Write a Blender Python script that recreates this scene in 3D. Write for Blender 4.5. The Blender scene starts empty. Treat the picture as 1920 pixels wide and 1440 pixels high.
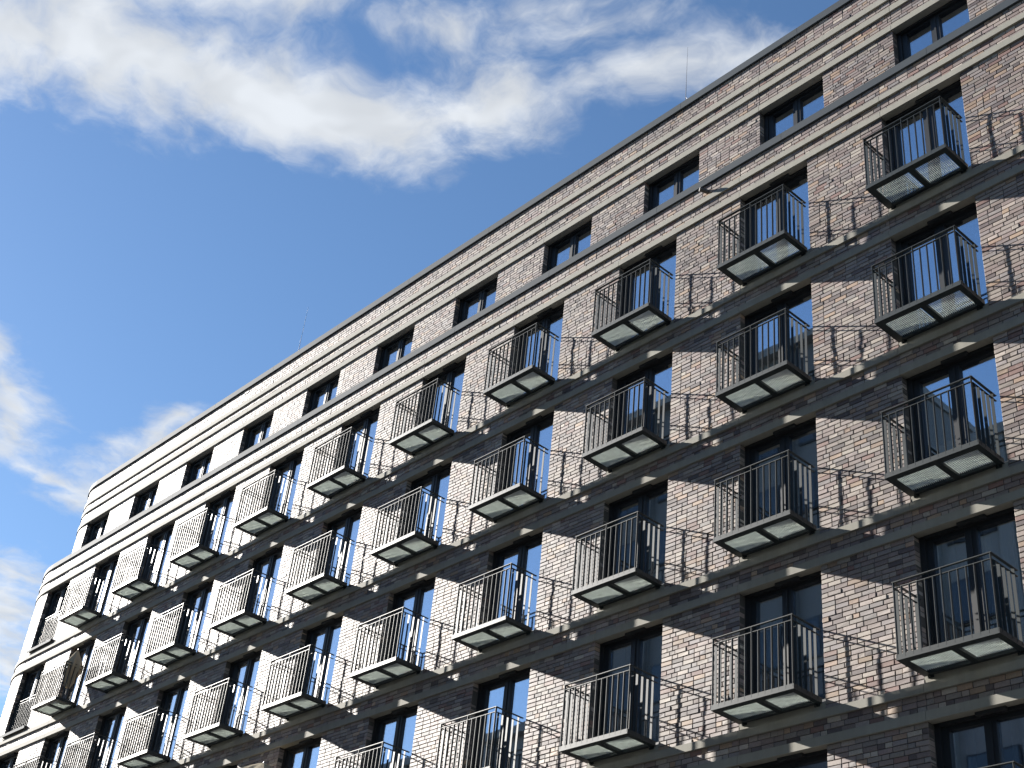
import bpy, math, random
import numpy as np
from mathutils import Matrix, Vector

random.seed(7)
rng = np.random.default_rng(11)
SC = bpy.context.scene
COL = SC.collection

# ------------------------------------------------------------------ camera
CAM = Vector((12.1077, -16.7492, 1.6))
cam_r = Vector((0.677623, 0.729325, 0.094405))
cam_u = Vector((0.359030, -0.440113, 0.823042))
cam_f = Vector((-0.641814, 0.523818, 0.560080))
FPX = 2597.37                                  # focal length in pixels of a 1920 px wide frame
cd = bpy.data.cameras.new('camera')
cam = bpy.data.objects.new('camera', cd)
COL.objects.link(cam)
m = Matrix(((cam_r.x, cam_u.x, -cam_f.x), (cam_r.y, cam_u.y, -cam_f.y), (cam_r.z, cam_u.z, -cam_f.z)))
cam.matrix_world = Matrix.Translation(CAM) @ m.to_4x4()
cd.sensor_width = 36.0
cd.lens = FPX / 1920 * 36
cd.clip_start = 0.1
cd.clip_end = 5000
SC.camera = cam

# ------------------------------------------------------------------ sun, sky, exposure
SUN_DIR = Vector((-4.27, -1.0, 2.02)).normalized()      # towards the sun
SUN_EL = math.asin(SUN_DIR.z)
SUN_AZ = math.atan2(SUN_DIR.x, SUN_DIR.y)               # clockwise from +Y
sd = bpy.data.lights.new('sun', 'SUN')
sd.energy = 5.0
sd.angle = math.radians(0.53)
sd.color = (1.0, 0.955, 0.89)
so = bpy.data.objects.new('sun', sd)
COL.objects.link(so)
so.rotation_euler = SUN_DIR.to_track_quat('Z', 'Y').to_euler()
so.location = (-60, -20, 60)

SKY_STRENGTH = 0.051
EXPOSURE = 1.72
CLOUD_RAD = (0.245, 0.257, 0.272)
world = bpy.data.worlds.new('World')
SC.world = world
world.use_nodes = True
world.cycles.sampling_method = 'MANUAL'
world.cycles.sample_map_resolution = 256
wn = world.node_tree
wn.nodes.clear()
SC.view_settings.view_transform = 'Standard'
SC.view_settings.look = 'None'
SC.view_settings.exposure = EXPOSURE
SC.view_settings.gamma = 1.0
SC.view_settings.use_curve_mapping = False
SC.cycles.max_bounces = 6
SC.cycles.diffuse_bounces = 3
SC.cycles.glossy_bounces = 3
SC.cycles.transparent_max_bounces = 6


class NT:
    """small helper around a node tree"""
    def __init__(self, nt):
        self.nt = nt

    def new(self, typ, **kw):
        n = self.nt.nodes.new(typ)
        for k, v in kw.items():
            setattr(n, k, v)
        return n

    def link(self, a, b):
        self.nt.links.new(a, b)

    def put(self, sock, v):
        if v is None:
            return
        if hasattr(v, 'is_output') or isinstance(v, bpy.types.NodeSocket):
            self.link(v, sock)
        else:
            sock.default_value = v

    def math(self, op, a, b=None, c=None, clamp=False):
        n = self.new('ShaderNodeMath', operation=op)
        n.use_clamp = clamp
        self.put(n.inputs[0], a)
        if b is not None:
            self.put(n.inputs[1], b)
        if c is not None:
            self.put(n.inputs[2], c)
        return n.outputs[0]

    def vmath(self, op, a, b=None, scale=None):
        n = self.new('ShaderNodeVectorMath', operation=op)
        self.put(n.inputs[0], a)
        if b is not None:
            self.put(n.inputs[1], b)
        if scale is not None:
            self.put(n.inputs['Scale'], scale)
        return n.outputs['Value'] if op in ('DOT_PRODUCT', 'LENGTH', 'DISTANCE') else n.outputs[0]

    def noise(self, vec, scale, detail=4, rough=0.5, out='Fac', dist=0.0, lac=2.0):
        n = self.new('ShaderNodeTexNoise')
        self.put(n.inputs['Vector'], vec)
        n.inputs['Scale'].default_value = scale
        n.inputs['Detail'].default_value = detail
        n.inputs['Roughness'].default_value = rough
        n.inputs['Distortion'].default_value = dist
        n.inputs['Lacunarity'].default_value = lac
        return n.outputs[out]

    def ramp(self, fac, stops, interp='LINEAR'):
        n = self.new('ShaderNodeValToRGB')
        cr = n.color_ramp
        cr.interpolation = interp
        while len(cr.elements) < len(stops):
            cr.elements.new(0.5)
        for e, (p, c) in zip(cr.elements, stops):
            e.position = p
            e.color = c if len(c) == 4 else (*c, 1)
        self.put(n.inputs[0], fac)
        return n.outputs[0]

    def mix(self, fac, a, b, blend='MIX'):
        n = self.new('ShaderNodeMix', data_type='RGBA', blend_type=blend)
        self.put(n.inputs[0], fac)
        self.put(n.inputs[6], a if not isinstance(a, tuple) or len(a) == 4 else (*a, 1))
        self.put(n.inputs[7], b if not isinstance(b, tuple) or len(b) == 4 else (*b, 1))
        return n.outputs[2]

    def smooth(self, x, lo, hi):
        n = self.new('ShaderNodeMapRange', interpolation_type='SMOOTHSTEP')
        self.put(n.inputs[0], x)
        n.inputs[1].default_value = lo
        n.inputs[2].default_value = hi
        return n.outputs[0]


def build_sky():
    t = NT(wn)
    sky = t.new('ShaderNodeTexSky', sky_type='NISHITA')
    sky.sun_disc = False
    sky.sun_elevation = SUN_EL
    sky.sun_rotation = SUN_AZ
    sky.altitude = 0
    sky.air_density = 1.0
    sky.dust_density = 0.15
    sky.ozone_density = 3.0
    hs = t.new('ShaderNodeHueSaturation')
    hs.inputs['Saturation'].default_value = 1.08
    t.link(sky.outputs[0], hs.inputs['Color'])
    skyc = t.vmath('SCALE', hs.outputs[0], scale=SKY_STRENGTH)
    tc = t.new('ShaderNodeTexCoord')
    sep = t.new('ShaderNodeSeparateXYZ')
    t.link(tc.outputs['Generated'], sep.inputs[0])
    dz = t.math('MAXIMUM', sep.outputs[2], 0.02)
    px = t.math('DIVIDE', sep.outputs[0], dz)
    py = t.math('DIVIDE', sep.outputs[1], dz)
    cmb = t.new('ShaderNodeCombineXYZ')
    t.link(px, cmb.inputs[0])
    t.link(py, cmb.inputs[1])
    p = cmb.outputs[0]
    # the cloud layer seen overhead: its plan position, warped by slow turbulence
    w1 = t.noise(p, 3.2, 1, 0.55, out='Color')
    w1 = t.vmath('SUBTRACT', w1, (0.5, 0.5, 0.5))
    w1 = t.vmath('SCALE', w1, scale=0.12)
    w2 = t.noise(p, 12.0, 2, 0.6, out='Color')
    w2 = t.vmath('SUBTRACT', w2, (0.5, 0.5, 0.5))
    w2 = t.vmath('SCALE', w2, scale=0.055)
    pw = t.vmath('ADD', t.vmath('ADD', p, w1), w2)
    sepw = t.new('ShaderNodeSeparateXYZ')
    t.link(pw, sepw.inputs[0])
    flat = t.new('ShaderNodeCombineXYZ')
    t.link(sepw.outputs[0], flat.inputs[0])
    t.link(sepw.outputs[1], flat.inputs[1])
    pw = flat.outputs[0]
    # streaks of cloud: (ax, ay, bx, by, radius, weight)
    caps = [
        (-1.10, 0.10, -1.03, 0.28, .085, 1.05), (-1.12, 0.08, -1.25, -0.25, .15, 1.0),
        (-1.02, 0.30, -0.955, 0.44, .075, 1.08), (-0.955, 0.44, -0.87, 0.545, .075, 1.10),
        (-0.87, 0.545, -0.76, 0.605, .062, 1.02), (-0.76, 0.605, -0.66, 0.65, .045, .78),
        (-0.66, 0.65, -0.58, 0.70, .034, .60), (-0.58, 0.70, -0.50, 0.77, .028, .45),
        (-0.95, 0.22, -0.84, 0.37, .050, .80), (-0.79, 0.44, -0.72, 0.50, .030, .52),
        (-0.70, 0.54, -0.62, 0.59, .036, .58), (-0.885, 0.60, -0.84, 0.63, .022, .55),
        (-0.98, 0.14, -0.86, 0.22, .075, .85), (-0.66, 0.52, -0.52, 0.62, .03, .45),
        (-1.60, 0.43, -1.69, 0.53, .035, .68), (-1.69, 0.53, -1.86, 0.57, .045, .70),
        (-1.88, 0.60, -1.89, 0.71, .025, .75), (-1.90, 0.73, -1.75, 0.73, .070, .82),
        (-1.75, 0.72, -1.58, 0.72, .035, .60), (-2.25, 0.76, -2.42, 0.86, .08, .76),
        (-2.42, 0.86, -2.75, 1.00, .12, .80),
        # the rest of the sky, out of the frame
        (0.5, 1.6, 1.1, 2.0, .22, .9), (1.1, 0.3, 1.7, 0.7, .20, .9), (0.3, -0.35, 0.8, -0.1, .10, .8),
        (1.6, -1.2, 2.3, -0.9, .25, .9), (-3.2, -1.0, -3.9, -0.4, .28, .9), (-1.3, -2.6, -0.4, -2.9, .25, .85),
        (-3.6, 1.7, -4.6, 2.4, .35, .9), (0.4, -2.0, 1.2, -2.6, .25, .8), (-0.6, 2.2, 0.1, 2.8, .25, .8),
    ]
    mask = None
    for ax, ay, bx, by, rad, wt in caps:
        A = (ax, ay, 0)
        L2 = (bx - ax) ** 2 + (by - ay) ** 2
        BA = ((bx - ax) / L2, (by - ay) / L2, 0)
        pa = t.vmath('SUBTRACT', pw, A)
        h = t.math('MULTIPLY', t.vmath('DOT_PRODUCT', pa, BA), 1.0, clamp=True)
        n = t.vmath('SCALE', (bx - ax, by - ay, 0), scale=h)
        dist = t.vmath('DISTANCE', pa, n)
        v = t.math('MULTIPLY_ADD', dist, -wt * 0.62 / rad, wt)
        mask = v if mask is None else t.math('SMOOTH_MAX', mask, v, 0.25)
    mask = t.math('MAXIMUM', mask, -0.6)
    f1 = t.noise(pw, 9.0, 5, 0.60)
    f2 = t.noise(pw, 30.0, 5, 0.64)
    fb = t.math('ADD', t.math('MULTIPLY', t.math('SUBTRACT', f1, 0.5), 1.55), t.math('MULTIPLY', t.math('SUBTRACT', f2, 0.5), 0.55))
    dens = t.math('ADD', mask, fb)
    d = t.smooth(dens, 0.04, 1.02)
    up = t.smooth(sep.outputs[2], 0.03, 0.12)
    d = t.math('MULTIPLY', d, up)
    shade = t.smooth(t.noise(pw, 14.0, 2, 0.55), 0.30, 0.72)
    cc = t.mix(shade, tuple(c * 0.86 for c in CLOUD_RAD), tuple(c * 1.06 for c in CLOUD_RAD))
    final = t.mix(t.math('MULTIPLY', d, 0.96), skyc, cc)
    bg = t.new('ShaderNodeBackground')
    t.link(final, bg.inputs[0])
    bg.inputs[1].default_value = 1.0
    out = t.new('ShaderNodeOutputWorld')
    t.link(bg.outputs[0], out.inputs[0])


build_sky()


# ------------------------------------------------------------------ materials
def new_mat(name):
    mt = bpy.data.materials.new(name)
    mt.use_nodes = True
    t = NT(mt.node_tree)
    b = mt.node_tree.nodes['Principled BSDF']
    return mt, t, b


def bump(t, b, height, strength, dist):
    n = t.new('ShaderNodeBump')
    n.inputs['Strength'].default_value = strength
    n.inputs['Distance'].default_value = dist
    t.link(height, n.inputs['Height'])
    t.link(n.outputs[0], b.inputs['Normal'])


def mat_brick():
    mt, t, b = new_mat('clinker_brick')
    at = t.new('ShaderNodeAttribute', attribute_name='tone')
    g = t.new('ShaderNodeNewGeometry')
    pos = g.outputs['Position']
    n1 = t.noise(pos, 34, 3, 0.65)
    n2 = t.noise(pos, 150, 1, 0.6)
    n3 = t.noise(pos, 11, 1, 0.5)
    k = t.math('ADD', t.math('MULTIPLY', n1, 0.75), t.math('MULTIPLY', n2, 0.35))
    k = t.math('ADD', k, 0.42)
    c = t.mix(1.0, at.outputs['Color'], (1, 1, 1, 1), 'MULTIPLY')
    c = t.vmath('SCALE', c, scale=k)
    lime = t.smooth(n3, 0.60, 0.80)
    c = t.mix(t.math('MULTIPLY', lime, 0.25), c, (0.34, 0.32, 0.30))
    t.link(c, b.inputs['Base Color'])
    t.link(t.math('MULTIPLY_ADD', n1, 0.30, 0.455), b.inputs['Roughness'])
    b.inputs['Specular IOR Level'].default_value = 0.52
    bump(t, b, t.math('ADD', n1, t.math('MULTIPLY', n2, 0.45)), 0.22, 0.0025)
    return mt


def mat_simple(name, col, rough=0.6, var=0.25, scale=6.0, bumps=0.0, metal=0.0, spec=0.5, bscale=60):
    mt, t, b = new_mat(name)
    g = t.new('ShaderNodeNewGeometry')
    n = t.noise(g.outputs['Position'], scale, 6, 0.6)
    k = t.math('MULTIPLY_ADD', n, 2 * var, 1 - var)
    c = t.vmath('SCALE', (col[0], col[1], col[2]), scale=k)
    t.link(c, b.inputs['Base Color'])
    b.inputs['Roughness'].default_value = rough
    b.inputs['Metallic'].default_value = metal
    b.inputs['Specular IOR Level'].default_value = spec
    if bumps:
        bump(t, b, t.noise(g.outputs['Position'], bscale, 4, 0.6), bumps, 0.004)
    return mt


def mat_precast():
    mt, t, b = new_mat('precast_concrete')
    g = t.new('ShaderNodeNewGeometry')
    pos = g.outputs['Position']
    big = t.noise(pos, 1.7, 4, 0.6)
    fine = t.noise(pos, 90, 4, 0.65)
    mp = t.new('ShaderNodeMapping')
    mp.inputs['Scale'].default_value = (9.0, 9.0, 0.8)
    t.link(pos, mp.inputs[0])
    streak = t.noise(mp.outputs[0], 1.0, 4, 0.6)
    k = t.math('ADD', t.math('MULTIPLY', big, 0.30), t.math('MULTIPLY', fine, 0.22))
    k = t.math('ADD', t.math('ADD', k, t.math('MULTIPLY', streak, 0.30)), 0.58)
    c = t.vmath('SCALE', (0.285, 0.272, 0.232), scale=k)
    t.link(c, b.inputs['Base Color'])
    b.inputs['Roughness'].default_value = 0.80
    b.inputs['Specular IOR Level'].default_value = 0.35
    bump(t, b, fine, 0.25, 0.003)
    return mt


def mat_glass():
    mt = bpy.data.materials.new('window_glass')
    mt.use_nodes = True
    t = NT(mt.node_tree)
    mt.node_tree.nodes.clear()
    g = t.new('ShaderNodeNewGeometry')
    oi = t.new('ShaderNodeObjectInfo')
    off = t.vmath('ADD', g.outputs['Position'], t.vmath('SCALE', (7.0, 3.0, 5.0), scale=oi.outputs['Random']))
    n = t.noise(off, 1.6, 2, 0.5)
    bp = t.new('ShaderNodeBump')
    bp.inputs['Strength'].default_value = 0.035
    bp.inputs['Distance'].default_value = 0.012
    t.link(n, bp.inputs['Height'])
    gl = t.new('ShaderNodeBsdfGlossy')
    gl.inputs['Color'].default_value = (0.86, 0.92, 1.0, 1)
    gl.inputs['Roughness'].default_value = 0.012
    t.link(bp.outputs[0], gl.inputs['Normal'])
    tr = t.new('ShaderNodeBsdfTransparent')
    tr.inputs['Color'].default_value = (0.90, 0.94, 0.96, 1)
    lw = t.new('ShaderNodeLayerWeight')
    lw.inputs['Blend'].default_value = 0.5
    fac = t.math('MULTIPLY_ADD', t.math('POWER', lw.outputs['Facing'], 4.0), 0.40, 0.58, clamp=True)
    mx = t.new('ShaderNodeMixShader')
    t.link(fac, mx.inputs[0])
    t.link(tr.outputs[0], mx.inputs[1])
    t.link(gl.outputs[0], mx.inputs[2])
    o = t.new('ShaderNodeOutputMaterial')
    t.link(mx.outputs[0], o.inputs[0])
    return mt


def mat_fabric(name, col):
    mt, t, b = new_mat(name)
    g = t.new('ShaderNodeNewGeometry')
    n = t.noise(g.outputs['Position'], 140, 3, 0.6)
    k = t.math('MULTIPLY_ADD', n, 0.3, 0.85)
    t.link(t.vmath('SCALE', col, scale=k), b.inputs['Base Color'])
    b.inputs['Roughness'].default_value = 0.9
    b.inputs['Specular IOR Level'].default_value = 0.15
    return mt


def mat_canvas(name, col):
    mt = mat_fabric(name, col)
    t = NT(mt.node_tree)
    b = mt.node_tree.nodes['Principled BSDF']
    tl = t.new('ShaderNodeBsdfTranslucent')
    tl.inputs['Color'].default_value = (*col, 1)
    mx = t.new('ShaderNodeMixShader')
    mx.inputs[0].default_value = 0.45
    t.link(b.outputs[0], mx.inputs[1])
    t.link(tl.outputs[0], mx.inputs[2])
    t.link(mx.outputs[0], mt.node_tree.nodes['Material Output'].inputs[0])
    return mt


def mat_far_brick():
    mt, t, b = new_mat('plain_brick_base')
    tc = t.new('ShaderNodeNewGeometry')
    br = t.new('ShaderNodeTexBrick')
    mp = t.new('ShaderNodeMapping')
    mp.inputs['Rotation'].default_value = (math.pi / 2, 0, 0)
    t.link(tc.outputs['Position'], mp.inputs[0])
    t.link(mp.outputs[0], br.inputs['Vector'])
    br.inputs['Scale'].default_value = 1.0
    br.inputs['Brick Width'].default_value = 0.24
    br.inputs['Row Height'].default_value = 0.0625
    br.inputs['Mortar Size'].default_value = 0.006
    br.inputs['Color1'].default_value = (0.20, 0.165, 0.15, 1)
    br.inputs['Color2'].default_value = (0.30, 0.26, 0.23, 1)
    br.inputs['Mortar'].default_value = (0.08, 0.075, 0.07, 1)
    t.link(br.outputs[0], b.inputs['Base Color'])
    b.inputs['Roughness'].default_value = 0.6
    return mt


M = {
    'brick': mat_brick(),
    'mortar': mat_simple('dark_mortar', (0.070, 0.064, 0.060), 0.9, 0.3, 30, 0.3),
    'precast': mat_precast(),
    'cap': mat_simple('coated_metal_coping', (0.048, 0.060, 0.072), 0.78, 0.12, 2.5, 0.0, 0.0, 0.2),
    'rail': mat_simple('anthracite_steel', (0.022, 0.030, 0.033), 0.47, 0.15, 4, 0.0, 0.0, 0.42),
    'frame': mat_simple('dark_window_frame', (0.014, 0.016, 0.019), 0.5, 0.1, 4, 0.0, 0.0, 0.5),
    'lining': mat_simple('dark_reveal_lining', (0.020, 0.021, 0.023), 0.55, 0.1, 4),
    'galv': mat_simple('galvanised_grating', (0.56, 0.60, 0.57), 0.42, 0.25, 9, 0.0, 0.35, 0.5),
    'glass': mat_glass(),
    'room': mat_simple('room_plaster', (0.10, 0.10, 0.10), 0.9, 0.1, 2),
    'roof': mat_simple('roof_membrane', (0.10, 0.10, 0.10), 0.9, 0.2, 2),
    'curtain': mat_fabric('curtain_cloth', (0.78, 0.81, 0.84)),
    'blind': mat_fabric('roller_blind_cloth', (0.74, 0.75, 0.75)),
    'parasol': mat_canvas('parasol_canvas', (0.60, 0.53, 0.40)),
    'pole': mat_simple('pale_pole', (0.45, 0.43, 0.40), 0.4, 0.1, 5),
    'steel': mat_simple('thin_steel_rod', (0.10, 0.10, 0.11), 0.45, 0.1, 5, 0, 0.5),
    'pipe': mat_simple('drain_pipe_steel', (0.05, 0.042, 0.040), 0.6, 0.2, 20),
    'asphalt': mat_simple('asphalt', (0.055, 0.055, 0.056), 0.9, 0.3, 3, 0.2),
    'paving': mat_simple('concrete_paving', (0.062, 0.062, 0.062), 0.85, 0.25, 2, 0.15),
    'kerb': mat_simple('granite_kerb', (0.32, 0.31, 0.30), 0.8, 0.2, 8),
    'base': mat_far_brick(),
    'office': mat_simple('grey_render', (0.20, 0.215, 0.22), 0.8, 0.15, 0.8),
    'office2': mat_simple('slate_cladding', (0.135, 0.145, 0.15), 0.7, 0.15, 0.8),
    'officeglass': mat_simple('office_glazing', (0.03, 0.035, 0.04), 0.08, 0.1, 0.5, 0, 0.0, 0.8),
}

# ------------------------------------------------------------------ the facade's own coordinates
# s runs along the facade (= world x on the straight front), off = outwards from the brick face, z up
Z1 = 19.6418 + CAM.z            # underside of the lintel band of the top balcony storey
BAY = 3.43193
FLOOR = 3.0
OPEN_W = 1.69                   # an opening spans [sb-OPEN_W, sb], sb = right edge of bay b
ARC_S, ARC_R = -32.78, 3.1      # the rounded corner at the far end
ARC_L = ARC_R * math.pi / 2
S_END = ARC_S - ARC_L
S_RIGHT = 8.62
S_SIDE = S_END - 9.0
ATTIC = -0.656
PROUD = 0.042


def sb(b):
    return -(b - 1) * BAY


def bend(v):
    """(s, off, z) -> world"""
    v = np.asarray(v, float)
    s, o, z = v[:, 0], v[:, 1], v[:, 2]
    th = np.clip((ARC_S - s) / ARC_R, 0, math.pi / 2)
    r = ARC_R + o
    ex = np.maximum(0, S_END - s)
    x = np.where(s >= ARC_S, s, ARC_S - r * np.sin(th))
    y = np.where(s >= ARC_S, -o, ARC_R - r * np.cos(th) + ex)
    return np.stack([x, y, z], 1)


class MB:
    """collects boxes and sweeps and links them as one mesh object"""
    def __init__(self, bent=False):
        self.v, self.f, self.bent = [], [], bent

    def box(self, s0, s1, o0, o1, z0, z1):
        """axis aligned box; with bent=True it follows the facade round the corner"""
        cuts = [s0, s1]
        if self.bent and min(s0, s1) < ARC_S:
            lo, hi = min(s0, s1), max(s0, s1)
            n = 14
            cuts = sorted({lo, hi} | {c for c in [ARC_S - ARC_L * i / n for i in range(n + 1)] if lo < c < hi})
        cuts = sorted(cuts)
        b = len(self.v)
        for c in cuts:
            self.v += [(c, o0, z0), (c, o1, z0), (c, o1, z1), (c, o0, z1)]
        for i in range(len(cuts) - 1):
            p, q = b + 4 * i, b + 4 * i + 4
            for k in range(4):
                k2 = (k + 1) % 4
                self.f.append((p + k, p + k2, q + k2, q + k))
        e = b + 4 * (len(cuts) - 1)
        self.f.append((b, b + 3, b + 2, b + 1))
        self.f.append((e, e + 1, e + 2, e + 3))
        return self

    def tube(self, a, c, r, n=8, r2=None):
        a, c = Vector(a), Vector(c)
        d = (c - a).normalized()
        u = d.orthogonal().normalized()
        w = d.cross(u)
        b = len(self.v)
        r2 = r if r2 is None else r2
        for P, rr in ((a, r), (c, r2)):
            for i in range(n):
                an = 2 * math.pi * i / n
                self.v.append(tuple(P + (u * math.cos(an) + w * math.sin(an)) * rr))
        for i in range(n):
            j = (i + 1) % n
            self.f.append((b + i, b + j, b + n + j, b + n + i))
        self.f.append(tuple(b + n - 1 - i for i in range(n)))
        self.f.append(tuple(b + n + i for i in range(n)))
        return self

    def mesh(self, name, mat, bevel=0):
        v = self.v
        if self.bent:
            v = bend(v)
        else:
            v = [(p[0], -p[1], p[2]) for p in v]
        me = bpy.data.meshes.new(name)
        me.from_pydata([tuple(p) for p in v], [], self.f)
        me.materials.append(mat)
        me.update()
        return me


def obj(name, me, parent=None, loc=(0, 0, 0)):
    o = bpy.data.objects.new(name, me)
    COL.objects.link(o)
    o.location = loc
    if parent is not None:
        o.parent = parent
    return o


def tag(o, label=None, cat=None, group=None, kind=None):
    for k, v in (('label', label), ('category', cat), ('group', group), ('kind', kind)):
        if v:
            o[k] = v
    return o


def dress(me_or_name, mb, mat, parent, loc=(0, 0, 0)):
    return obj(me_or_name, mb.mesh(me_or_name, mat), parent, loc)


# ------------------------------------------------------------------ ground and street
def sheet(name, x0, x1, y0, y1, z, mat):
    me = bpy.data.meshes.new(name)
    me.from_pydata([(x0, y0, z), (x1, y0, z), (x1, y1, z), (x0, y1, z)], [], [(0, 1, 2, 3)])
    me.materials.append(M[mat])
    return tag(obj(name, me), kind='structure')


sheet('ground', -900, 900, -900, 900, -0.02, 'paving')
sheet('road', -400, 400, -23.0, -18.6, -0.012, 'asphalt')
for yk in (-18.6, -23.0):
    k = MB()
    k.box(-400, 400, -yk - .075, -yk + .075, -0.02, 0.10)
    tag(dress('kerb', k, M['kerb'], None), kind='structure')

# ------------------------------------------------------------------ the apartment building
bld = bpy.data.objects.new('apartment_building', None)
COL.objects.link(bld)
bld.location = (0, 0, 0)
tag(bld, 'long brown brick apartment block with pale bands, rounded far corner and rows of steel balconies', 'building')

BAYS = list(range(-1, 11))
FLOORS = [1, 2, 3, 4, 5]
LIN_T, FB_0, FB_1 = 0.145, 0.425, 0.560        # lintel band top, floor band bottom and top (above a lintel's underside)
SILL = FB_1 - FLOOR                            # floor band top of a storey, below its lintel
LEDGE0, LEDGE1 = 0.915, 1.105
A0, A_L1 = 2.995, 3.150                        # attic lintel band
A_B2 = (3.555, 3.715)
A_B3 = (3.940, 4.100)
ROOF0, ROOF1 = 4.640, 4.845
Z_BOT = Z1 - 4 * FLOOR + SILL - 0.02


def openings():
    return [(sb(b) - OPEN_W, sb(b)) for b in BAYS]


def pier_spans(lo=S_END - 1.2, hi=S_RIGHT):
    o = sorted(openings())
    e = [lo]
    for a, c in o:
        e += [a, c]
    e.append(hi)
    return [(e[i], e[i + 1]) for i in range(0, len(e), 2)]


def strip_spans(lo=S_END - 1.2, hi=S_RIGHT):
    cuts = sorted([sb(b) - OPEN_W for b in BAYS])
    e = [lo] + cuts + [hi]
    return list(zip(e[:-1], e[1:]))


# masonry behind the bricks (the recessed joints show it)
wall = MB(bent=True)
for f in FLOORS:
    zf = Z1 - (f - 1) * FLOOR
    for a, c in pier_spans(S_SIDE):
        wall.box(a, c, -.40, -.013, zf + SILL, zf)
    wall.box(S_SIDE, S_RIGHT, -.40, -.013, zf + .012, zf + FB_1 - .004)
wall.box(S_SIDE, S_RIGHT, -.40, -.0125, Z1 + FB_1 - .02, Z1 + LEDGE0 + .05)
for a, c in pier_spans(S_SIDE):
    wall.box(a, c, ATTIC - .40, ATTIC - .013, Z1 + .9, Z1 + A0)
wall.box(S_SIDE, S_RIGHT, ATTIC - .40, ATTIC - .013, Z1 + A0 + .012, Z1 + ROOF0 + .1)
dress('mortar_wall', wall, M['mortar'], bld)
base = MB(bent=True)
base.box(S_SIDE, S_RIGHT, -.40, 0.0, -0.02, Z_BOT)
dress('base_wall', base, M['base'], bld)


# precast bands, one stone to a bay
def band(name, z0, z1, proud, off, mat, inner=.06, joint=.008, spans=None):
    for a, c in (spans or strip_spans()):
        mb = MB(bent=True)
        mb.box(a + joint / 2, c - joint / 2, off - inner, off + proud, z0, z1)
        dress(name, mb, M[mat], bld)


for f in FLOORS:
    zf = Z1 - (f - 1) * FLOOR
    band('lintel_stone', zf, zf + LIN_T, PROUD, 0, 'precast', inner=.125)
    band('band_stone', zf + FB_0, zf + FB_1, PROUD, 0, 'precast')
band('lintel_stone', Z1 + A0, Z1 + A_L1, PROUD, ATTIC, 'precast', inner=.125)
band('band_stone', Z1 + A_B2[0], Z1 + A_B2[1], PROUD, ATTIC, 'precast')
band('band_stone', Z1 + A_B3[0], Z1 + A_B3[1], PROUD, ATTIC, 'precast')
band('band_stone', Z_BOT - .12, Z_BOT + .02, PROUD, 0, 'precast')
cap_spans = [(a + 1.1, c + 1.1) for a, c in strip_spans(S_END - 3, S_RIGHT - 1.1)]
band('ledge_coping', Z1 + LEDGE0, Z1 + LEDGE1, .045, 0, 'cap', inner=.645, joint=.006, spans=cap_spans)
band('roof_coping', Z1 + ROOF0, Z1 + ROOF1, .055, ATTIC, 'cap', inner=.45, joint=.006, spans=cap_spans)

# inside: floors, partition, roof and the far sides, so that rooms are dark behind the glass
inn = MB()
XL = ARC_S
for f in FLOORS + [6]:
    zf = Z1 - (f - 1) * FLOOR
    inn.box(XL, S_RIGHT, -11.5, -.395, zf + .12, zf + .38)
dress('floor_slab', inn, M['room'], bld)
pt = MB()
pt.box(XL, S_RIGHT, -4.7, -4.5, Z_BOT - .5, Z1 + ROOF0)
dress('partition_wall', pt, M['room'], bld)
pt = MB()
pt.box(XL - .3, S_RIGHT, -12.0, -11.6, 0, Z1 + ROOF0)
pt.box(S_RIGHT, S_RIGHT + .3, -12.0, -.0, 0, Z1 + ROOF0)
dress('rear_wall', pt, M['base'], bld)
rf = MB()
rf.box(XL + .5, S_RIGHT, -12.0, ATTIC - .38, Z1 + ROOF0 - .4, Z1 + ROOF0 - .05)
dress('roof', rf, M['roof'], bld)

# ------------------------------------------------------------------ bricks
PAL = np.array([(.390, .335, .295), (.320, .258, .236), (.165, .134, .130), (.460, .335, .240), (.295, .185, .158), (.520, .460, .395), (.325, .292, .278)])
PW = np.array([.28, .23, .10, .08, .05, .09, .17])


def course_cuts(a, c):
    J = .012
    out, s = [], a + random.choice((0, 0, 0)) + J * .5
    end = c - J * .5
    first = True
    while s < end - .03:
        L = random.choices((.240, .115, .178), (.66, .27, .07))[0]
        if first:
            L = random.choice((.240, .115, .178, .240))
            first = False
        rem = end - s
        if rem - L - J < .05:
            if rem > .29:
                L = .115 if rem - .115 - J >= .05 else rem
            else:
                L = rem
        out.append((s, s + L))
        s += L + J
    return out


bricks = []      # s0, s1, z0, z1, off, depth


def lay(a, c, z0, z1, off, deep_a=False, deep_c=False):
    n = max(1, int(round((z1 - z0) / .0833)))
    ph = (z1 - z0) / n
    for i in range(n):
        cz0, cz1 = z0 + i * ph + .006, z0 + (i + 1) * ph - .006
        cc = course_cuts(a, c)
        for j, (p, q) in enumerate(cc):
            dp = .022
            if (j == 0 and deep_a) or (j == len(cc) - 1 and deep_c):
                dp = .135
                if j == 0 and deep_a:
                    p = a + random.uniform(-.002, .002)
                if j == len(cc) - 1 and deep_c:
                    q = c + random.uniform(-.002, .002)
            bricks.append((p, q, cz0, cz1, off, dp))


def piers(z0, z1, off):
    sp = pier_spans()
    for i, (a, c) in enumerate(sp):
        lay(a, c, z0, z1, off, i > 0, i < len(sp) - 1)


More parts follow.
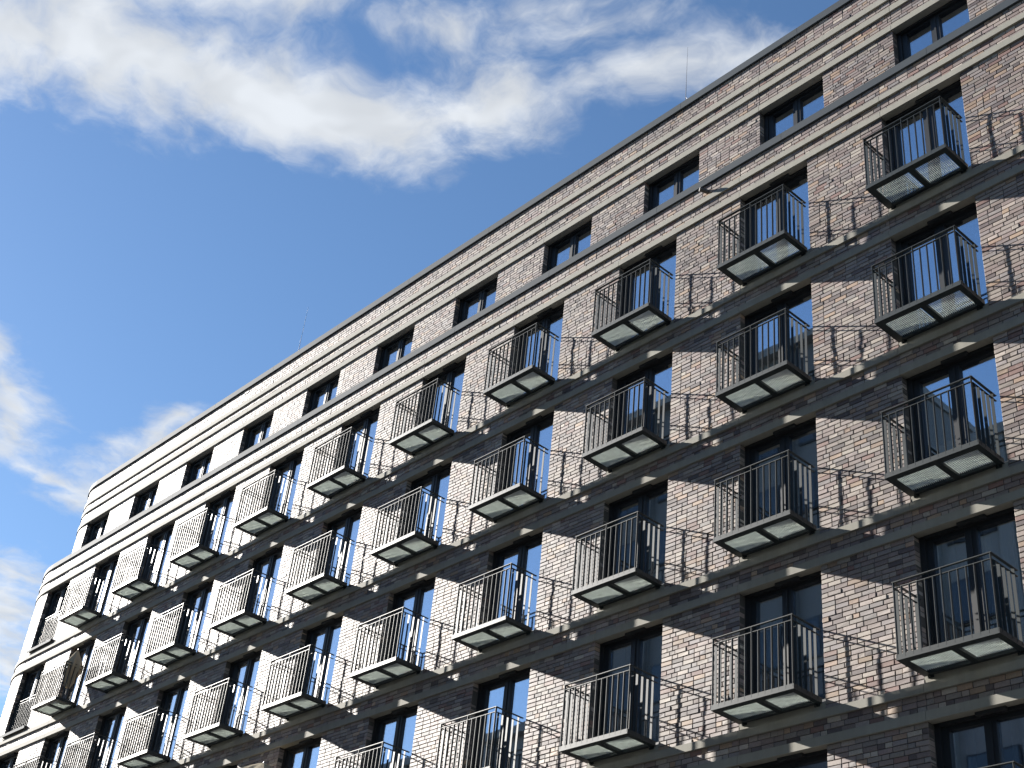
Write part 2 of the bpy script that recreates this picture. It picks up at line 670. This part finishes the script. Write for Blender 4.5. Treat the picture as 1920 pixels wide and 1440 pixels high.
for f in FLOORS:
    zf = Z1 - (f - 1) * FLOOR
    piers(zf + SILL, zf, 0)
    for a, c in strip_spans():
        lay(a, c, zf + LIN_T, zf + FB_0, 0)
for a, c in strip_spans():
    lay(a, c, Z1 + FB_1, Z1 + LEDGE0, 0)
    lay(a, c, Z1 + A_L1, Z1 + A_B2[0], ATTIC)
    lay(a, c, Z1 + A_B2[1], Z1 + A_B3[0], ATTIC)
    lay(a, c, Z1 + A_B3[1], Z1 + ROOF0, ATTIC)
piers(Z1 + LEDGE1, Z1 + A0, ATTIC)

B = np.array(bricks)
NB = len(B)
tone = 0.76 * np.array((.98, .95, .95)) * PAL[rng.choice(len(PAL), NB, p=PW / PW.sum())] * rng.uniform(.82, 1.18, (NB, 1)) * rng.uniform(.98, 1.02, (NB, 3))
# batches of darker and paler firing drift slowly along the wall
drift = 1 + .14 * np.sin(B[:, 0] * 1.3 + B[:, 2] * .9) * np.sin(B[:, 2] * 1.7 - B[:, 0] * .55)
tone *= drift[:, None]
face_off = rng.normal(0, .0017, NB)
face_off[rng.random(NB) < .04] += .006


def brick_verts():
    s0, s1, z0, z1, off, dp = B.T
    V = np.zeros((NB, 12, 3))
    ch = .0045
    jit = lambda k: rng.normal(0, k, NB)
    cor = ((0, 0), (1, 0), (1, 1), (0, 1))
    for k, (i, j) in enumerate(cor):
        si, zi = (s0, s1)[i], (z0, z1)[j]
        sg, zg = (1, -1)[i], (1, -1)[j]
        js, jz = jit(.0014), jit(.0014)
        V[:, k] = np.stack([si + sg * ch + js, off + face_off + jit(.0010), zi + zg * ch + jz], 1)
        V[:, 4 + k] = np.stack([si + js, off + face_off - .005, zi + jz], 1)
        V[:, 8 + k] = np.stack([si + js, off - dp, zi + jz], 1)
    return V


BV = brick_verts()
BF = [(0, 1, 2, 3)]
for k in range(4):
    k2 = (k + 1) % 4
    BF.append((4 + k, 4 + k2, k2, k))
    BF.append((8 + k, 8 + k2, 4 + k2, 4 + k))
BF = np.array(BF)

# pixel size of each brick in the frame, to single out the 300 that show largest
ctr = bend(np.stack([(B[:, 0] + B[:, 1]) / 2, B[:, 4], (B[:, 2] + B[:, 3]) / 2], 1)) - np.array(CAM)
dep = ctr @ np.array(cam_f)
px = 960 + FPX * (ctr @ np.array(cam_r)) / dep
py = 720 - FPX * (ctr @ np.array(cam_u)) / dep
area = (B[:, 1] - B[:, 0]) * (B[:, 3] - B[:, 2]) * np.abs(ctr[:, 1]) / dep ** 3
okf = (px > 8) & (px < 1912) & (py > 8) & (py < 1432)
# leave out those that stand behind a balcony as seen from the street
fr = ((B[:, 0] - sb(1)) / BAY) % 1.0
okf &= (fr > 0.0) & (fr < 0.33)
order = np.argsort(-np.where(okf, area, 0))
single = set(order[:300].tolist())


def brick_mesh(idx, name):
    n = len(idx)
    V = bend(BV[idx].reshape(-1, 3))
    F = (BF[None] + (np.arange(n) * 12)[:, None, None]).reshape(-1, 4)
    me = bpy.data.meshes.new(name)
    me.vertices.add(len(V))
    me.vertices.foreach_set('co', V.astype(np.float32).ravel())
    me.loops.add(F.size)
    me.loops.foreach_set('vertex_index', F.astype(np.int32).ravel())
    me.polygons.add(len(F))
    me.polygons.foreach_set('loop_start', (np.arange(len(F)) * 4).astype(np.int32))
    me.polygons.foreach_set('loop_total', np.full(len(F), 4, np.int32))
    me.update(calc_edges=True)
    me.shade_flat()
    at = me.attributes.new('tone', 'FLOAT_COLOR', 'POINT')
    c = np.ones((n, 12, 4), np.float32)
    c[:, :, :3] = tone[idx][:, None]
    at.data.foreach_set('color', c.ravel())
    me.materials.append(M['brick'])
    return me


rest = np.array([i for i in range(NB) if i not in single])
tag(obj('brickwork', brick_mesh(rest, 'brickwork'), bld), kind='stuff')
for i in sorted(single):
    obj('brick', brick_mesh(np.array([i]), 'brick'), bld)

# ------------------------------------------------------------------ windows
GD = .24            # glass behind the brick face
FD = .185           # face of the frame


def window_kit(zb, tag_name):
    """meshes of one double window; zb = underside of the opening below the lintel"""
    fr = MB()
    L, R, T = -OPEN_W + .006, -.006, -.006
    PA, PB, PC, PD = -1.475, -.925, -.735, -.095      # edges of the two panes
    gt, gb = T - .115, zb + .13
    fr.box(L, L + .09, -GD - .06, -.150, zb, T)                  # blind guides
    fr.box(R - .035, R, -GD - .06, -.165, zb, T)
    fr.box(L + .09, R - .035, -GD - .06, -.120, T - .05, T)       # head
    fr.box(L + .09, PA, -GD - .05, -FD, zb, T - .05)             # leaf frames
    fr.box(PD, R - .035, -GD - .05, -FD, zb, T - .05)
    fr.box(PA, PD, -GD - .05, -FD, gt, T - .05)
    fr.box(PA, PD, -GD - .05, -FD, zb, gb)
    mu = MB()
    mu.box(PB, PC, -GD - .045, -FD + .006, gb, gt)
    mu.box((PB + PC) / 2 - .022, (PB + PC) / 2 + .022, -FD + .006, -FD + .020, gb, gt)
    p1 = MB()
    p1.box(PA, PB, -GD - .006, -GD + .006, gb, gt)
    p2 = MB()
    p2.box(PC, PD, -GD - .006, -GD + .006, gb, gt)
    bx = MB()
    bx.box(-.97, -.50, -.118, -.045, -.050, -.002)
    return dict(frame=fr.mesh('window', M['frame']), mullion=mu.mesh('mullion', M['frame']), p1=p1.mesh('pane', M['glass']), p2=p2.mesh('pane', M['glass']),
                box=bx.mesh('blind_box', M['lining']))


KIT = window_kit(SILL + .138, 'door')
KIT_A = window_kit(LEDGE1 + .12 - A0, 'attic')
thr = MB()
thr.box(-OPEN_W + .002, -.002, -.40, -.002, SILL - .002, SILL + .138)
THR = thr.mesh('threshold', M['precast'])


def place_window(kit, loc, with_box=True, threshold=True):
    w = obj('window', kit['frame'], bld, loc)
    obj('mullion', kit['mullion'], w)
    obj('pane', kit['p1'], w)
    obj('pane', kit['p2'], w)
    if with_box:
        obj('blind_box', kit['box'], w)
    if threshold:
        obj('threshold', THR, w)
    return w


for b in BAYS:
    place_window(KIT_A, (sb(b), -ATTIC, Z1 + A0), False, False)
    for f in FLOORS:
        place_window(KIT, (sb(b), 0, Z1 - (f - 1) * FLOOR))

# ------------------------------------------------------------------ balconies
BL, BR, BD = -1.676, -.049, .714
ZB0, ZB1 = -2.330, -2.245        # floor frame
HR = -1.098                       # top of the handrail
fr = MB()
fr.box(BL, BR, BD - .012, BD, ZB0, ZB1)                       # front plate
fr.box(BL, BL + .012, .012, BD - .012, ZB0, ZB1)
fr.box(BR - .012, BR, .012, BD - .012, ZB0, ZB1)
fr.box(BL + .012, BR - .012, BD - .125, BD - .012, ZB0, ZB0 + .012)   # flanges
fr.box(BL + .012, BL + .13, .075, BD - .125, ZB0, ZB0 + .012)
fr.box(BR - .10, BR - .012, .075, BD - .125, ZB0, ZB0 + .012)
fr.box(BL + .012, BR - .012, .012, .075, ZB0, ZB1 - .03)
fr.box(-.865, -.760, .075, BD - .125, ZB0, ZB0 + .06)
F_MESH = fr.mesh('balcony', M['rail'])


def grate(a, c):
    g = MB()
    n = int(round((c - a) / .0335))
    for i in range(n + 1):
        s = a + (c - a) * i / n
        g.box(s - .0024, s + .0024, .075, BD - .02, ZB1 - .036, ZB1 - .006)
    k = 5
    for i in range(k + 1):
        o = .09 + (BD - .12) * i / k
        g.box(a, c, o - .0022, o + .0022, ZB1 - .016, ZB1 - .0075)
    return g.mesh('grating', M['galv'])


G1 = grate(BL + .02, -.862)
G2 = grate(-.762, BR - .02)
rl = BL + .02, BR - .02, BD - .02          # line of the railing
h1 = MB()
h1.box(rl[0] - .022, rl[1] + .022, rl[2] - .022, rl[2] + .022, HR - .012, HR)
H_F = h1.mesh('handrail', M['rail'])
h2 = MB()
h2.box(rl[0] - .022, rl[0] + .022, .006, rl[2] - .0225, HR - .012, HR)
H_L = h2.mesh('handrail', M['rail'])
h3 = MB()
h3.box(rl[1] - .022, rl[1] + .022, .006, rl[2] - .0225, HR - .012, HR)
H_R = h3.mesh('handrail', M['rail'])
ZM = HR - .095
m1 = MB()
m1.box(rl[0], rl[1], rl[2] - .016, rl[2] + .016, ZM - .010, ZM)
M_F = m1.mesh('lower_rail', M['rail'])
m2 = MB()
m2.box(rl[0] - .016, rl[0] + .016, .006, rl[2] - .0165, ZM - .010, ZM)
M_L = m2.mesh('lower_rail', M['rail'])
m3 = MB()
m3.box(rl[1] - .016, rl[1] + .016, .006, rl[2] - .0165, ZM - .010, ZM)
M_R = m3.mesh('lower_rail', M['rail'])
zlow = ZB1 - .05


def bar(wide_s, tall):
    b = MB()
    a, o = (.025, .004) if wide_s else (.004, .021)
    b.box(-a, a, -o, o, zlow, (HR - .012 if tall else ZM - .010))
    return b.mesh('baluster', M['rail'])


BAR = {(w, t): bar(w, t) for w in (0, 1) for t in (0, 1)}
wallplate = MB()
wallplate.box(-.05, .05, -.02, .012, ZB0 - .035, ZB1 - .01)
wallplate.box(-.006, .006, .012, .06, ZB0 - .03, ZB0)
WP = wallplate.mesh('wall_bracket', M['rail'])

SIDE_D = (.12, .252, .384, .516, .648 - .02)


def place_balcony(loc):
    o = obj('balcony', F_MESH, bld, loc)
    obj('grating', G1, o)
    obj('grating', G2, o)
    for me in (H_F, H_L, H_R):
        obj('handrail', me, o)
    for me in (M_F, M_L, M_R):
        obj('lower_rail', me, o)
    for i in range(13):
        s = rl[0] + (rl[1] - rl[0]) * i / 12
        obj('baluster', BAR[(0, 1 if i in (0, 6, 12) else 0)], o, (s, -rl[2] - (.0 if i in (0, 6, 12) else 0), 0))
    for side in (0, 1):
        for i, dd in enumerate(SIDE_D):
            obj('baluster', BAR[(1, 1 if i == 0 else 0)], o, (rl[side], -dd, 0))
    for s in (BL + .10, BR - .10):
        obj('wall_bracket', WP, o, (s, 0, 0))
    return o


for f in FLOORS:
    for b in BAYS:
        if b == 10 or (f == 5 and b > 3):
            continue
        place_balcony((sb(b), 0, Z1 - (f - 1) * FLOOR))

# railings set flush in the corner openings
jr = MB()
jr.box(-OPEN_W + .015, -.015, -.115, -.075, HR - .012, HR)
jr.box(-OPEN_W + .015, -.015, -.110, -.080, ZM - .01, ZM)
JR = jr.mesh('corner_railing', M['rail'])
jb = MB()
jb.box(-.004, .004, -.019, .019, SILL + .18, ZM - .01)
JB = jb.mesh('baluster', M['rail'])
jp = MB()
jp.box(-.004, .004, -.019, .019, SILL + .139, HR - .012)
JP = jp.mesh('post', M['rail'])
js = MB()
js.box(-OPEN_W - .05, .05, -.10, .10, SILL + .140, SILL + .175)
js.box(-OPEN_W - .05, .05, .092, .10, SILL + .08, SILL + .140)
JS = js.mesh('sill_plate', M['cap'])
for f in FLOORS:
    o = obj('corner_railing', JR, bld, (sb(10), 0, Z1 - (f - 1) * FLOOR))
    for i in range(13):
        s = -OPEN_W + .04 + (OPEN_W - .08) * i / 12
        if i in (0, 6, 12):
            obj('post', JP, o, (s, .095, 0))
        else:
            obj('baluster', JB, o, (s, .095, 0))
    obj('sill_plate', JS, o)

# overflow spout above the top balconies
sp = MB()
sp.tube((-2.56, -.03, Z1 + .70), (-2.66, .17, Z1 + .72), .050, 14)
spo = dress('overflow_spout', sp, M['pipe'], bld)
mo = MB()  # solid pipe: a dark disc on its tip stands in for the shaded hollow
mo.tube((-2.655, .165, Z1 + .7195), (-2.661, .1735, Z1 + .7203), .043, 14)
dress('mouth_shade_disc', mo, M['lining'], spo)


# ------------------------------------------------------------------ things at the windows and on the balconies
def curtain(label, b, f, s0, s1, mat='curtain', folds=9):
    zf = Z1 - (f - 1) * FLOOR
    n = folds * 6
    v, fa = [], []
    for i in range(n + 1):
        t = i / n
        s = s0 + (s1 - s0) * t
        a = .028 * math.sin(t * folds * 2 * math.pi + random.uniform(-.4, .4)) + .012 * math.sin(t * 11)
        for j, z in enumerate((zf - .09, zf - 1.2, zf + SILL + .2)):
            v.append((sb(b) + s + (.012 * math.sin(i * 1.7) if j else 0), .345 - a * (1, 1.15, 1.35)[j], z))
    for i in range(n):
        for j in range(2):
            p = 3 * i + j
            fa.append((p, p + 3, p + 4, p + 1))
    me = bpy.data.meshes.new('curtain')
    me.from_pydata(v, [], fa)
    me.materials.append(M[mat])
    for p in me.polygons:
        p.use_smooth = True
    o = obj('curtain', me)
    sol = o.modifiers.new('thickness', 'SOLIDIFY')
    sol.thickness = .003
    return tag(o, label, 'curtain', 'curtains behind balcony doors')


def blind(label, b, f):
    zf = Z1 - (f - 1) * FLOOR
    mb = MB()
    mb.box(-OPEN_W + .06, -.06, -.317, -.310, zf + SILL + .95, zf - .06)
    mb.box(-OPEN_W + .06, -.06, -.322, -.305, zf + SILL + .93, zf + SILL + .95)
    mb.tube((-OPEN_W + .06, -.345, zf - .07), (-.06, -.345, zf - .07), .03, 10)
    o = dress('roller_blind', mb, M['blind'], None, (sb(b), 0, 0))
    return tag(o, label, 'blind', 'roller blinds behind balcony doors')


blind('grey blind behind the third balcony down in the second column from the right', 1, 3)
blind('grey blind behind the fourth balcony down in the second column from the right', 1, 4)
curtain('blue grey curtain behind the lowest full balcony at the right edge, left door leaf', 0, 4, -1.60, -1.22)
curtain('blue grey curtain behind the lowest full balcony at the right edge, right door leaf', 0, 4, -.70, -.28)
curtain('curtain in the cropped window at the bottom right corner, left leaf', 0, 5, -1.60, -1.20)
curtain('curtain in the cropped window at the bottom right corner, right leaf', 0, 5, -.62, -.20)
curtain('curtain behind the third balcony door down in the third column from the right', 2, 3, -.72, -.30)
curtain('curtain on the left behind the bottom balcony of the third column from the right', 2, 4, -1.60, -1.25)
curtain('curtain on the right behind the bottom balcony of the third column from the right', 2, 4, -.66, -.25)


def parasol(label, s, off, z_floor, h, prof, folds, lean=(0, 0)):
    root = bpy.data.objects.new('parasol', None)
    COL.objects.link(root)
    root.location = (s, -off, z_floor)
    pm = MB()
    pm.tube((0, 0, 0.05), (0, 0, h - .02), .017, 10)
    pm.tube((0, 0, h - .03), (0, 0, h + .05), .016, 8, .006)
    obj('pole', pm.mesh('pole', M['pole']), root)
    bm_ = MB()
    bm_.tube((0, 0, 0.0), (0, 0, .05), .20, 20, .17)
    bm_.tube((0, 0, .05), (0, 0, .22), .03, 12, .026)
    obj('base', bm_.mesh('base', M['steel']), root)
    n = folds * 4
    v, fa = [], []
    for zz, rr, amp in prof:
        for i in range(n):
            an = 2 * math.pi * i / n
            r_ = rr * (1 + amp * math.cos(folds * an))
            v.append((r_ * math.cos(an), r_ * math.sin(an), h - zz))
    for k in range(len(prof) - 1):
        for i in range(n):
            j = (i + 1) % n
            fa.append((k * n + i, k * n + j, (k + 1) * n + j, (k + 1) * n + i))
    me = bpy.data.meshes.new('canopy')
    me.from_pydata(v, [], fa)
    me.materials.append(M['parasol'])
    co = obj('canopy', me, root)
    sol = co.modifiers.new('thickness', 'SOLIDIFY')
    sol.thickness = .004
    root.rotation_euler = (lean[0], lean[1], .3)
    return tag(root, label, 'parasol')


parasol('folded beige parasol standing on the far left balcony of the second row down', -27.76, .34, Z1 - FLOOR + ZB1, 1.70,
        [(0, .012, 0), (.20, .11, .06), (.42, .22, .10), (.58, .27, .14), (.70, .25, .18), (.90, .17, .22), (1.10, .11, .22), (1.25, .07, .2)], 8)
parasol('beige parasol top poking up at the bottom edge beside a shaded brick pier', -15.16, .50, Z1 - 3 * FLOOR + ZB1, 1.66,
        [(0, .015, 0), (.06, .16, .02), (.20, .42, .04), (.34, .64, .06), (.50, .72, .08), (.62, .70, .1)], 8)


def lightning_rod(label, s, back, h):
    root = bpy.data.objects.new('lightning_rod', None)
    COL.objects.link(root)
    zr = Z1 + ROOF0 - .05
    root.location = (s, back, zr)
    a = MB()
    a.tube((0, 0, .08), (0, 0, h * .55), .008, 8)
    a.tube((0, 0, h * .55), (.01, 0, h), .006, 8, .003)
    obj('rod', a.mesh('rod', M['steel']), root)
    c = MB()
    c.tube((0, 0, 0), (0, 0, .09), .17, 16, .15)
    obj('concrete_foot', c.mesh('concrete_foot', M['kerb']), root)
    d = MB()
    d.tube((0, 0, h * .42), (.16, 0, h * .30), .006, 6)
    d.tube((.16, 0, h * .30), (.20, 0, .02), .006, 6)
    obj('earth_wire', d.mesh('earth_wire', M['steel']), root)
    return tag(root, label, 'lightning rod', 'lightning rods on the roof')


lightning_rod('thin lightning rod rising from the roof edge against the white cloud', -4.46, 1.25, 3.05)
lightning_rod('thin lightning rod rising from the roof edge against plain blue sky', -21.02, 1.25, 2.95)


# ------------------------------------------------------------------ buildings across the street, seen mirrored in the panes
def office(name, label, x0, x1, y_face, top, mat, bays, storey):
    root = bpy.data.objects.new(name, None)
    COL.objects.link(root)
    root.location = ((x0 + x1) / 2, y_face, 0)
    cx = (x0 + x1) / 2
    W = (x1 - x0) / 2
    a = MB()
    a.box(-W, W, 0.30, 14.0, -.02, top - .4)
    obj('wall', a.mesh('wall', M[mat]), root)
    a = MB()
    a.box(-W - .12, W + .12, -.14, 14.1, top - .4, top)
    obj('parapet', a.mesh('parapet', M['office']), root)
    bw = 2 * W / bays
    n = int((top - 1.5) // storey)
    for j in range(bays + 1):
        s = -W + bw * j
        p = MB()
        p.box(max(-W, s - .3), min(W, s + .3), -.02, .30, 0, top - .4)
        obj('pilaster', p.mesh('pilaster', M[mat]), root)
    fm = MB()
    ww = bw - 1.1
    fm.box(-ww / 2, ww / 2, .22, .30, 0, 1.75)
    fmesh = fm.mesh('window', M['frame'])
    gm = MB()
    for q in (-1, 1):
        gm.box(q * ww / 4 - ww / 4 + .06, q * ww / 4 + ww / 4 - .06, .20, .219, .07, 1.68)
    gmesh = gm.mesh('pane', M['officeglass'])
    for k in range(n):
        for j in range(bays):
            w = obj('window', fmesh, root, (-W + bw * (j + .5), 0, 1.0 + k * storey))
            obj('pane', gmesh, w)
    return tag(root, label, 'building')


office('office_tower', 'tall grey tower across the street mirrored in the upper right balcony doors', -30.2, -16.6, -24.0, 39.6, 'office2', 5, 3.3)
office('office_building', 'lower grey block across the street mirrored in the doors at the right edge', -16.2, 12.0, -24.6, 31.6, 'office', 9, 3.3)
office('office_building', 'lowest block across the street mirrored in the doors near the bottom centre', -66.0, -30.8, -24.0, 24.8, 'office', 11, 3.2)
